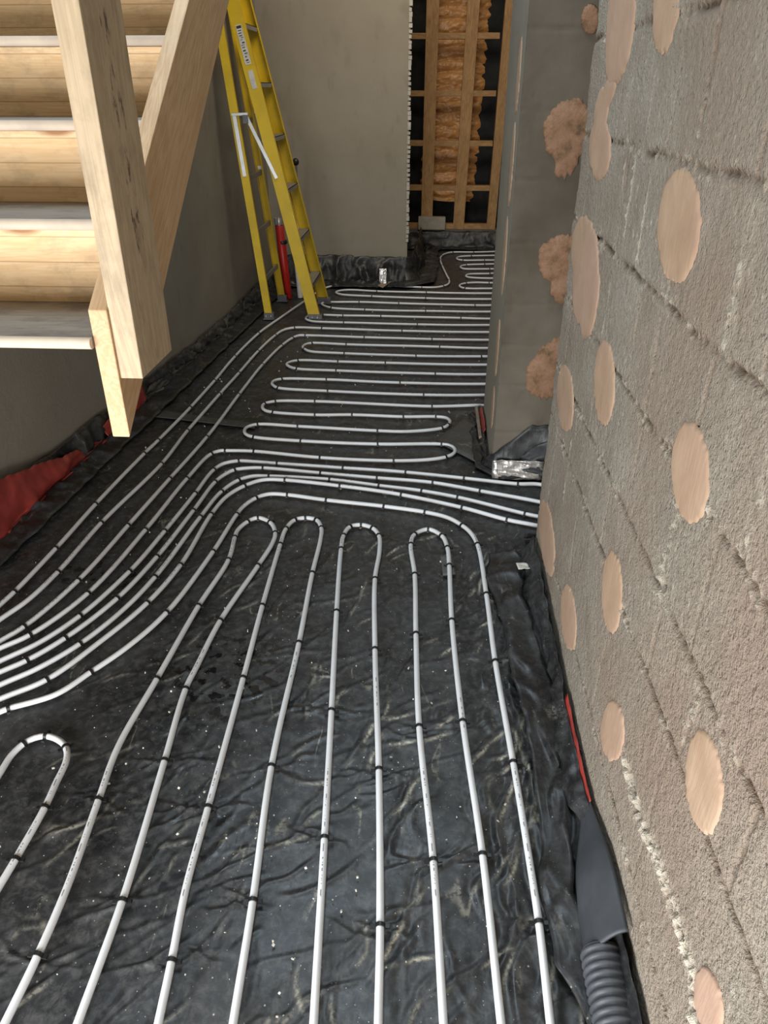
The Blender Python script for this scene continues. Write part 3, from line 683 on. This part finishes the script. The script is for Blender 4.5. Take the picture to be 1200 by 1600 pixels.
pipe('844,757 809,756* 725,747* 634,738* 536,731* 433,724* 395,721 373,720* 350,724 334,734* 305,771* 257,830* 202,893* 125,962* 60,1005 0,1033', 'highest of the four nested pipes entering the right doorway', GL, [(1.8, 2.92), (1.1, 2.93), (.75, 2.93)], None)
# far bay
pipe('0,1013 47,992* 137,927* 227,828* 292,748* 330,709* 345,704 352,704* 397,705* 500,715* 615,720* 670,718 696,714* 708,709 711,703 705,697 690,694* 590,694* 470,689* 397,683* 385,679 382,673 387,667 402,663* 465,666* 590,673* 640,674 690,669* 700,664* 703,658 697,653 681,651* 630,651* 550,648* 492,648* 427,644* 414,641 410,636 413,631* 430,627* 492,627* 675,635* 757,634', 'white pipe snaking through three wide loops nearest the pier', GF, None, [(.36, 3.99), (.5, 4.02), (.9, 4.04)])
def far(spec, label, y0, y1, g=GF):
    pipe(spec, label, g, [(.95, y0)], [(.95, y1)])
def fy(x, y): return at_floor(x, y).y
far('757,617 662,617* 512,611* 435,606* 427,602 425,599 428,595 440,592* 510,593* 625,598* 757,600', 'far pipe loop, first hairpin behind the snaking three loop pipe', fy(757, 617) + .03, fy(757, 600) + .03)
far('760,585 680,584* 525,579* 464,576* 453,573 448,569 452,566 465,563* 528,565* 602,567* 760,570', 'far pipe loop, second hairpin behind the snaking pipe', fy(760, 585) + .03, fy(760, 570) + .03)
far('760,557 752,557* 650,556* 538,552* 485,549 476,545* 473,542 478,538 487,536* 541,538* 687,542* 762,544', 'far pipe loop, hairpin just in front of the two long sweeping pipes', fy(760, 557) + .03, fy(762, 544) + .03)
pipe('765,531 675,530* 569,527* 477,524* 468,524 457,528* 440,540* 410,570* 373,617* 323,683* 265,748* 200,821* 122,907* 38,979* 0,1002', 'inner of the long pipes sweeping from the far bay to the left edge', GL, [(.95, fy(765, 531) + .03)], None)
pipe('768,519 628,517* 503,513* 460,512* 445,515 430,524* 403,549* 373,583* 343,616* 293,673* 252,725* 158,817* 90,894* 43,938 0,968', 'middle of the long pipes sweeping from the far bay to the left edge', GL, [(.95, fy(768, 519) + .03)], None)
pipe('775,393 740,394* 707,394* 697,396 690,400* 688,405 691,415* 698,430 702,438* 700,444 692,447* 680,449 659,449* 600,446 540,446* 515,448 497,456 475,471 440,495 404,521* 367,557* 335,595* 297,637* 247,688* 225,709* 149,788* 87,857* 22,925* 0,945', 'outermost long white pipe passing the stepladder feet to the left edge', GL, [(.95, fy(775, 393) + .03)], None)
far('768,508 652,507* 537,504* 505,503 488,502 478,498 484,493 505,492* 536,493* 595,494* 720,497* 768,498', 'far pipe loop curling round the nearest foot of the stepladder', fy(768, 508) + .03, fy(768, 498) + .03)
far('768,487 665,486* 570,484* 518,481* 505,477 503,474 510,472 520,472 561,472* 623,474* 742,477* 768,477', 'far pipe loop starting at the second foot of the stepladder', fy(768, 487) + .03, fy(768, 477) + .03)
far('768,467.5 665,466* 581,463* 533,460 525,457 530,454.5 545,453 589,455* 666,457* 768,458.5', 'farthest full width pipe loop in front of the far wall', fy(768, 467.5) + .03, fy(768, 458.5) + .03)
far('768,451 727,450.5* 719,448 719,445 728,442.5* 745,441.5 764,442* 770,442', 'short far loop, nearest of the four past the far doorway', fy(768, 451), fy(770, 442), GX)
far('770,435 745,434.5 731,433 728,431 733,428.5 765,427.5* 771,427', 'short far loop, second of the four past the far doorway', fy(770, 435), fy(771, 427), GX)
far('770,420.3 765,420.3* 726,420 720,418 720,416 728,414* 757,413* 772,412.5', 'short far loop, third of the four past the far doorway', fy(770, 420.3), fy(772, 412.5), GX)
far('775,406.5 757,406.6* 724,406.6* 715,405 714,403 719,401 736,400* 775,399', 'short far loop, farthest of the four past the far doorway', fy(775, 406.5), fy(775, 399), GX)

# ------------------------------------------------------------------ staircase (hung above the floor, its foot not yet built)
XS, Y0, Z0, RI, GO = -.60, 1.345, 1.193, .1745, .25
st = empty('staircase', (XS, Y0, Z0 - .2), 'unfinished softwood staircase hanging over the floor beside the left wall', 'staircase')
def place(o):
    o.parent = st; o.matrix_parent_inverse = Matrix.Translation(st.location).inverted(); return o
def rot_board(name, mat, origin, ux, uy, poly, t, bevel=.002):
    """board whose grain runs along local x"""
    ux = Vector(ux).normalized(); uy = Vector(uy).normalized(); uz = ux.cross(uy)
    M = Matrix((ux, uy, uz)).transposed().to_4x4(); M.translation = Vector(origin)
    mb = MB(); mb.prism(poly, Matrix.Identity(4), t); o = mb.build(name, mat, None, False, bevel)
    bpy.context.view_layer.update(); o.parent = st; o.matrix_world = M
    o.matrix_parent_inverse = Matrix.Identity(4); o.matrix_basis = Matrix.Translation(st.location).inverted() @ M
    return o
pit = math.atan2(RI, GO)
def string(name, xo, t, ylow, zl, zh, y1, mat):
    # local x along the pitch, local y perpendicular; plumb cut at the foot
    c, s = math.cos(pit), math.sin(pit)
    def loc(y, z): return (y * c + z * s, -y * s + z * c)
    q = [loc(ylow, zl), loc(y1, zl + (y1 - ylow) * RI / GO), loc(y1, zh + (y1 - ylow) * RI / GO), loc(ylow, zh)]
    o0 = q[0]; q = [(a - o0[0], b - o0[1]) for a, b in q]
    return rot_board(name, mat, (xo, ylow, zl), (0, c, s), (0, -s, c), q, t)
s1 = string('string', XS - .036, .036, 1.348, .985, 1.243, 3.6, WOOD_STRING)
s2 = string('string', -1.715, .036, 1.348, .985, 1.243, 3.6, WOOD_STRING)
rot_board('newel_post', WOOD_POST, (XS + .045, 1.355, 1.108), (0, 0, 1), (0, 1, 0), [(0, 0), (1.75, 0), (1.75, .185), (0, .185)], .045, .002)
for k in range(8):
    y, z = Y0 + GO * k, Z0 + RI * k
    rot_board('tread', WOOD_TREAD, (-1.70, y - .004, z - .022), (1, 0, 0), (0, 1, 0), [(0, 0), (1.064, 0), (1.064, GO + .03), (0, GO + .03)], .022, .004)
    if k < 7: rot_board('riser', WOOD_RISER, (-1.70, y + GO + .022, z), (1, 0, 0), (0, 0, 1), [(0, 0), (1.064, 0), (1.064, RI - .0225), (0, RI - .0225)], .014, .001)
nos = mat_plain('pale_nosing', (.76, .63, .50), .6, 0, .3, 8)
for k in range(8):
    y, z = Y0 + GO * k, Z0 + RI * k
    mb = MB(); mb.tube([(-1.70, y - .004, z - .011), (XS - .037, y - .004, z - .011)], .0112, 10); o = mb.build('nosing', nos, None, True); place(o)
    
# ------------------------------------------------------------------ stepladder
FT = (-.895, 5.82); sl = -.222
ladY = (5.82, 6.39); rearY = (5.84, 6.45); TOPZ = 2.42
def fy_t(z, side): return ladY[0] + .03 * z if side == 0 else ladY[1] - .025 * z
def ry_t(z, side): return rearY[0] + .02 * z if side == 0 else rearY[1] - .045 * z
def fx(z): return -.895 + sl * z
def rx(z): return -1.272 - .098 * z
lad = empty('stepladder', (-1.1, 6.1, 0), 'tall yellow fibreglass stepladder with grey treads leaning by the left wall', 'ladder')
def lb(mb, name, mat, smooth=False, bevel=0, parent=None):
    o = mb.build(name, mat, None, smooth, bevel); o.parent = parent or lad
    o.matrix_parent_inverse = Matrix.Translation(lad.location).inverted() if parent is None else Matrix.Identity(4); return o
def channel(z0, z1, X, Yf, w, fl, side, t=.004):
    """C channel: web on the outer side, flanges turned inwards"""
    mb = MB(); sg = 1 if side == 0 else -1
    def q(z, dx, dy): return Vector((X(z) + dx, Yf(z, side) + dy * sg, z))
    prof = [(-w / 2, 0), (w / 2, 0), (w / 2, fl), (w / 2 - t, fl), (w / 2 - t, t), (-w / 2 + t, t), (-w / 2 + t, fl), (-w / 2, fl)]
    for z in (z0, z1):
        for dx, dy in prof: mb.v.append(q(z, dx, dy))
    k = len(prof)
    for i in range(k): j = (i + 1) % k; mb.f.append([i, j, k + j, k + i] if side == 0 else [j, i, k + i, k + j])
    mb.f.append(list(range(k))); mb.f.append([k + i for i in range(k)][::-1])
    return mb
for side in (0, 1):
    s = lb(channel(.02, TOPZ, fx, fy_t, .092, .032, side), 'stile', M_YEL)
    s = lb(channel(.02, TOPZ - .02, rx, ry_t, .058, .026, side), 'rear_leg', M_YEL)
    for (X, Yf, w, nm) in ((fx, fy_t, .10, 'front'), (rx, ry_t, .07, 'rear')):
        mb = MB(); sg = 1 if side == 0 else -1; y = Yf(0, side)
        ya, yb = sorted((y - .006 * sg, y + .036 * sg)); mb.box((X(0) - w / 2 - .004, ya, 0), (X(0) + w / 2 + .006, yb, .055))
        mb.box((X(0) - w / 2 - .012, ya - .006, 0), (X(0) + w / 2 + .014, yb + .006, .012))
        ft = lb(mb, 'foot', M_FOOT, False, .003)
        r = MB()
        for dx in (-.02, .02): r.tube([(X(0) + dx, y - .014 * sg, .035), (X(0) + dx, y + .0 * sg, .035)], .007, 8)
        o = r.build('rivet', M_ALUB, ft, True); o.matrix_parent_inverse = Matrix.Translation(lad.location).inverted() @ Matrix.Identity(4)
        o.matrix_parent_inverse = Matrix.Translation((0, 0, 0))
        # foot mesh data live in world coordinates under the ladder offset
for z in (.272, .614, .961, 1.309, 1.65, 1.998, 2.33):
    mb = MB(); xa, xb = fx(z) - .043, fx(z) + .043; ya, yb = fy_t(z, 0) + .004, fy_t(z, 1) - .004
    mb.box((xa, ya, z - .004), (xb, yb, z)); mb.box((xb - .004, ya, z - .03), (xb, yb, z)); mb.box((xa, ya, z - .03), (xa + .004, yb, z))
    for q in range(5): xx = xa + .012 + q * .015; mb.box((xx, ya, z), (xx + .005, yb, z + .0015))
    lb(mb, 'tread', M_ALU)
for z in (.30, .65, 1.03, 1.40):
    mb = MB(); mb.box((rx(z) - .004, ry_t(z, 0) + .003, z - .018), (rx(z) + .012, ry_t(z, 1) - .003, z + .018)); lb(mb, 'rear_brace', M_ALU)
mb = MB(); mb.box((rx(TOPZ) - .012, fy_t(TOPZ, 0) - .01, TOPZ - .02), (fx(TOPZ) + .06, fy_t(TOPZ, 1) + .01, TOPZ + .03)); lb(mb, 'top_cap', M_YEL, False, .006)
def strap(p, q, w, t, name='spreader', mat=M_ALUB, parent=None):
    p, q = Vector(p), Vector(q); d = (q - p); L = d.length; d.normalize(); up = Vector((0, 1, 0)); s = d.cross(up).normalized(); up = s.cross(d)
    M = Matrix((d, s, up)).transposed().to_4x4(); M.translation = p; mb = MB(); mb.box((0, -w / 2, -t / 2), (L, w / 2, t / 2), M); return lb(mb, name, mat, False, .0015)
for side in (0, 1):
    yo = (-.008 if side == 0 else .008)
    yA = fy_t(1.4, side) + yo; yB = ry_t(1.3, side) + yo
    strap((fx(1.04) - .01, fy_t(1.04, side) + yo, 1.04), (rx(1.43) + .085, yB, 1.44), .026, .004)
    strap((rx(1.05) + .0, yB, 1.05), (rx(1.45), yB, 1.45), .030, .004)
    strap((rx(1.45) - .018, yB, 1.452), (rx(1.45) + .10, yB, 1.456), .018, .012, 'spreader_bracket')
    m = MB(); m.box((rx(1.4) + .055, yB - .008, 1.395), (rx(1.4) + .095, yB + .006, 1.45)); lb(m, 'spreader_hinge', M_FOOT, False, .002)
# stickers on the near stile
def sticker(za, zb, w, mat, ink):
    mb = MB(); y = -.0012
    a, b2 = [Vector((fx(z), fy_t(z, 0) + y, z)) for z in (za, zb)]
    d = (b2 - a); L = d.length; d.normalize(); s = d.cross(Vector((0, 1, 0))).normalized(); nn = s.cross(d)
    M = Matrix((s, d, nn)).transposed().to_4x4(); M.translation = a
    mb.box((-w / 2, 0, -.0008), (w / 2, L, .0008), M); o = lb(mb, 'sticker', mat)
    if ink:
        m2 = MB(); rnd = random.Random(3); u = .012
        while u < L - .02:
            k = rnd.choice((.006, .010, .016)); ww = w * rnd.uniform(.25, .7); off = rnd.uniform(-.1, .1) * w
            m2.box((off - ww / 2, u, -.0016), (off + ww / 2, u + k * .5, .0016), M); u += k + .005
        m2.box((-w * .4, L - .02, -.0016), (w * .4, L - .005, .0016), M)
        i = lb(m2, 'sticker_print', M_INK)
sticker(1.755, 1.985, .042, M_WHITE, True); sticker(1.61, 1.72, .036, M_WHITE, False)

# ------------------------------------------------------------------ things standing behind the ladder
pl = empty('long_pole', (-1.13, 6.75, 0), 'white pole with a black ball top standing in the far left corner', 'pole')
tp = at_y(462, 252, 6.75); bt = Vector((tp.x - .02, 6.72, .0))
mb = MB(); mb.tube([bt, (tp.x, 6.75, tp.z - .02)], .011, 12); o = mb.build('shaft', M_WHITE, None, True); o.parent = pl; o.matrix_parent_inverse = Matrix.Translation(pl.location).inverted()
mb = MB(); n = 10
mb.tube([(tp.x, 6.75, tp.z - .03 + .03 * (1 - math.cos(a)) - .005) for a in np.linspace(0, math.pi, n)], [max(.002, .028 * math.sin(a)) for a in np.linspace(0, math.pi, n)], 14)
o = mb.build('ball_top', M_CLIP, None, True); o.parent = pl; o.matrix_parent_inverse = Matrix.Translation(pl.location).inverted()
c = at_y(443, 380, 6.55)
ex = empty('red_canister', (c.x, 6.55, .0), 'red canister with black band standing behind the stepladder', 'canister')
def cyl(name, x, y, z0, z1, r, mat, parent, lean=0, n=18):
    mb = MB(); mb.tube([(x, y, z0), (x, y, z0 + .004), (x - lean * .5, y, (z0 + z1) / 2), (x - lean, y, z1 - .004), (x - lean, y, z1)], [r * .85, r, r, r, r * .85], n)
    o = mb.build(name, mat, None, True); o.parent = parent; o.matrix_parent_inverse = Matrix.Translation(parent.location).inverted(); return o
zb, zt = .17, at_y(440, 352, 6.55).z
cyl('body', c.x + .01, 6.55, 0, zt, .036, M_REDP, ex, .035); cyl('band', c.x - .005, 6.55, .46, .49, .038, M_CLIP, ex, .002); cyl('cap', c.x - .026, 6.55, zt, zt + .06, .018, M_ALUB, ex)
t1 = tag(mesh('white_tube', [], [], M_WHITE), 'x', 'tube'); bpy.data.objects.remove(t1)
for dx, zt2, lab in ((-.055, .66, 'white tube standing left of the red canister'), (.085, .50, 'white tube standing right of the red canister')):
    mb = MB(); mb.tube([(c.x + dx + .03, 6.58, 0), (c.x + dx, 6.6, zt2)], .022, 14); tag(mb.build('white_tube', M_WHITE, None, True), lab, 'tube')

# ------------------------------------------------------------------ timber frame and foam beyond the far opening
fr = empty('stud_frame', (.2, 9.17, .2), 'softwood stud frame with short noggins in the far opening', 'frame')
def fb(mb, name, mat=WOOD_FRAME, parent=fr, bevel=.002):
    o = mb.build(name, mat, None, False, bevel); o.parent = parent; o.matrix_parent_inverse = Matrix.Translation(parent.location).inverted(); return o
def stud(xb, xt, w, d, z0, z1, y=9.10):
    L = z1 - z0; mb = MB(); mb.prism([(0, -w / 2), (L, -w / 2), (L, w / 2), (0, w / 2)], Matrix.Identity(4), d)
    o = mb.build('stud', WOOD_FRAME, None, False, .002)
    ux = Vector((xt - xb, 0, L)).normalized(); uy = Vector((ux.z, 0, -ux.x)) ; uz = ux.cross(uy)
    M = Matrix((ux, uy, uz)).transposed().to_4x4(); M.translation = Vector((xb, y + (d if uz.y < 0 else 0), z0))
    o.parent = fr; o.matrix_basis = Matrix.Translation(fr.location).inverted() @ M
for xb, xt, w in ((-.045, -.04, .13), (.325, .385, .125), (.70, .755, .10), (.825, .85, .07), (-.6, -.6, .1), (1.2, 1.2, .1)): stud(xb, xt, w, .09, .2, 2.95)
for z in (2.12, 1.60, 1.12, .665, .255, 2.6):
    mb = MB(); mb.box((-.6, 9.115, z - .055), (.66, 9.21, z)); fb(mb, 'noggin')
# sprayed foam between the studs behind
xa, xb = -.16, .60; U = np.linspace(xa, xb, 70); Z = np.linspace(.45, 3.0, 380); UU, Zz = np.meshgrid(U, Z, indexing='ij')
ph = Zz * 50 + 1.6 * pn(UU * 3, Zz * 3) + 6 * (UU - .2) ** 2 * 3 + 2.5 * pn(UU * .8 + 4, Zz * 5)
rel = .020 * np.abs(np.sin(ph * .5)) + .018 * fbm(UU * 10, Zz * 16, 3) - .10 * np.clip(np.abs(UU - .22) / .38, 0, 1) ** 6
low = .10 * np.clip(.7 - Zz, 0, 1) * 6 * np.abs(UU - .3)
XXf = UU + .10 * (Zz - 1.5) * .3
fo = grid('spray_foam', np.stack([XXf, 9.50 - rel + low * .3, Zz + .08 * (UU < .2) * (Zz < .6) * (.2 - UU)], -1), M_FOAM); tag(fo, 'orange brown spray foam bulging in bands behind the stud frame', 'insulation', kind='stuff')
b = MB(); b.box((-.5, 9.52, .2), (1.5, 9.56, 3.0)); tag(b.build('backing_sheet', M_DARK), 'black sheet hanging behind the spray foam', 'sheet')

# ------------------------------------------------------------------ bottom right: duct and foam strip
mb = MB(); pts = []; rr = []; y = .30
while y < .90: pts.append((.402 + .003 * math.sin(y * 5), y, .048)); rr.append(.0435 + .0022 * math.sin(y * 2 * math.pi / .017)); y += .003
mb.tube(pts, rr, 22); tag(mb.build('corrugated_duct', M_DUCT, None, True), 'short black corrugated duct lying at the foot of the right wall', 'duct')
U = np.linspace(.89, 1.32, 60); V = np.linspace(0, 1, 10); UU, VV = np.meshgrid(U, V, indexing='ij'); tpz = (1 - sstep(1.0, 1.32, UU))
P = np.stack([(.372 + .068 * VV) + .06 * (1 - tpz) * (1 - VV), UU, .03 + (.03 + .075 * tpz) * np.sin(VV * 1.5) ** .8], -1)
o = grid('edge_strip', P, M_GREYSTRIP, None, None, flip=False); s = o.modifiers.new('t', 'SOLIDIFY'); s.thickness = .006
tag(o, 'grey foam perimeter strip leaning on the right wall ahead of the duct', 'strip')

# ------------------------------------------------------------------ crumbs
mb = MB(); rnd = random.Random(11)
for k in range(520):
    x = rnd.uniform(-1.5, .36); y = .35 + rnd.random() ** 1.6 * 6.0
    if x < left_x(y) + .3: continue
    r = rnd.choice((.0008, .0012, .0014, .0022)) * (1 + y * .18)
    M = Matrix.Translation((x, y, .003)) @ Euler((rnd.random() * 3, rnd.random() * 3, rnd.random() * 3)).to_matrix().to_4x4()
    mb.box((-r, -r * rnd.uniform(.5, 1.6), -r * .5), (r, r, r * .5), M)
tag(mb.build('plaster_crumbs', mat_plain('crumb', (.55, .52, .44), .9)), 'tiny pale plaster crumbs scattered over the black sheet', 'debris', kind='stuff')
print('clips', NCLIP)
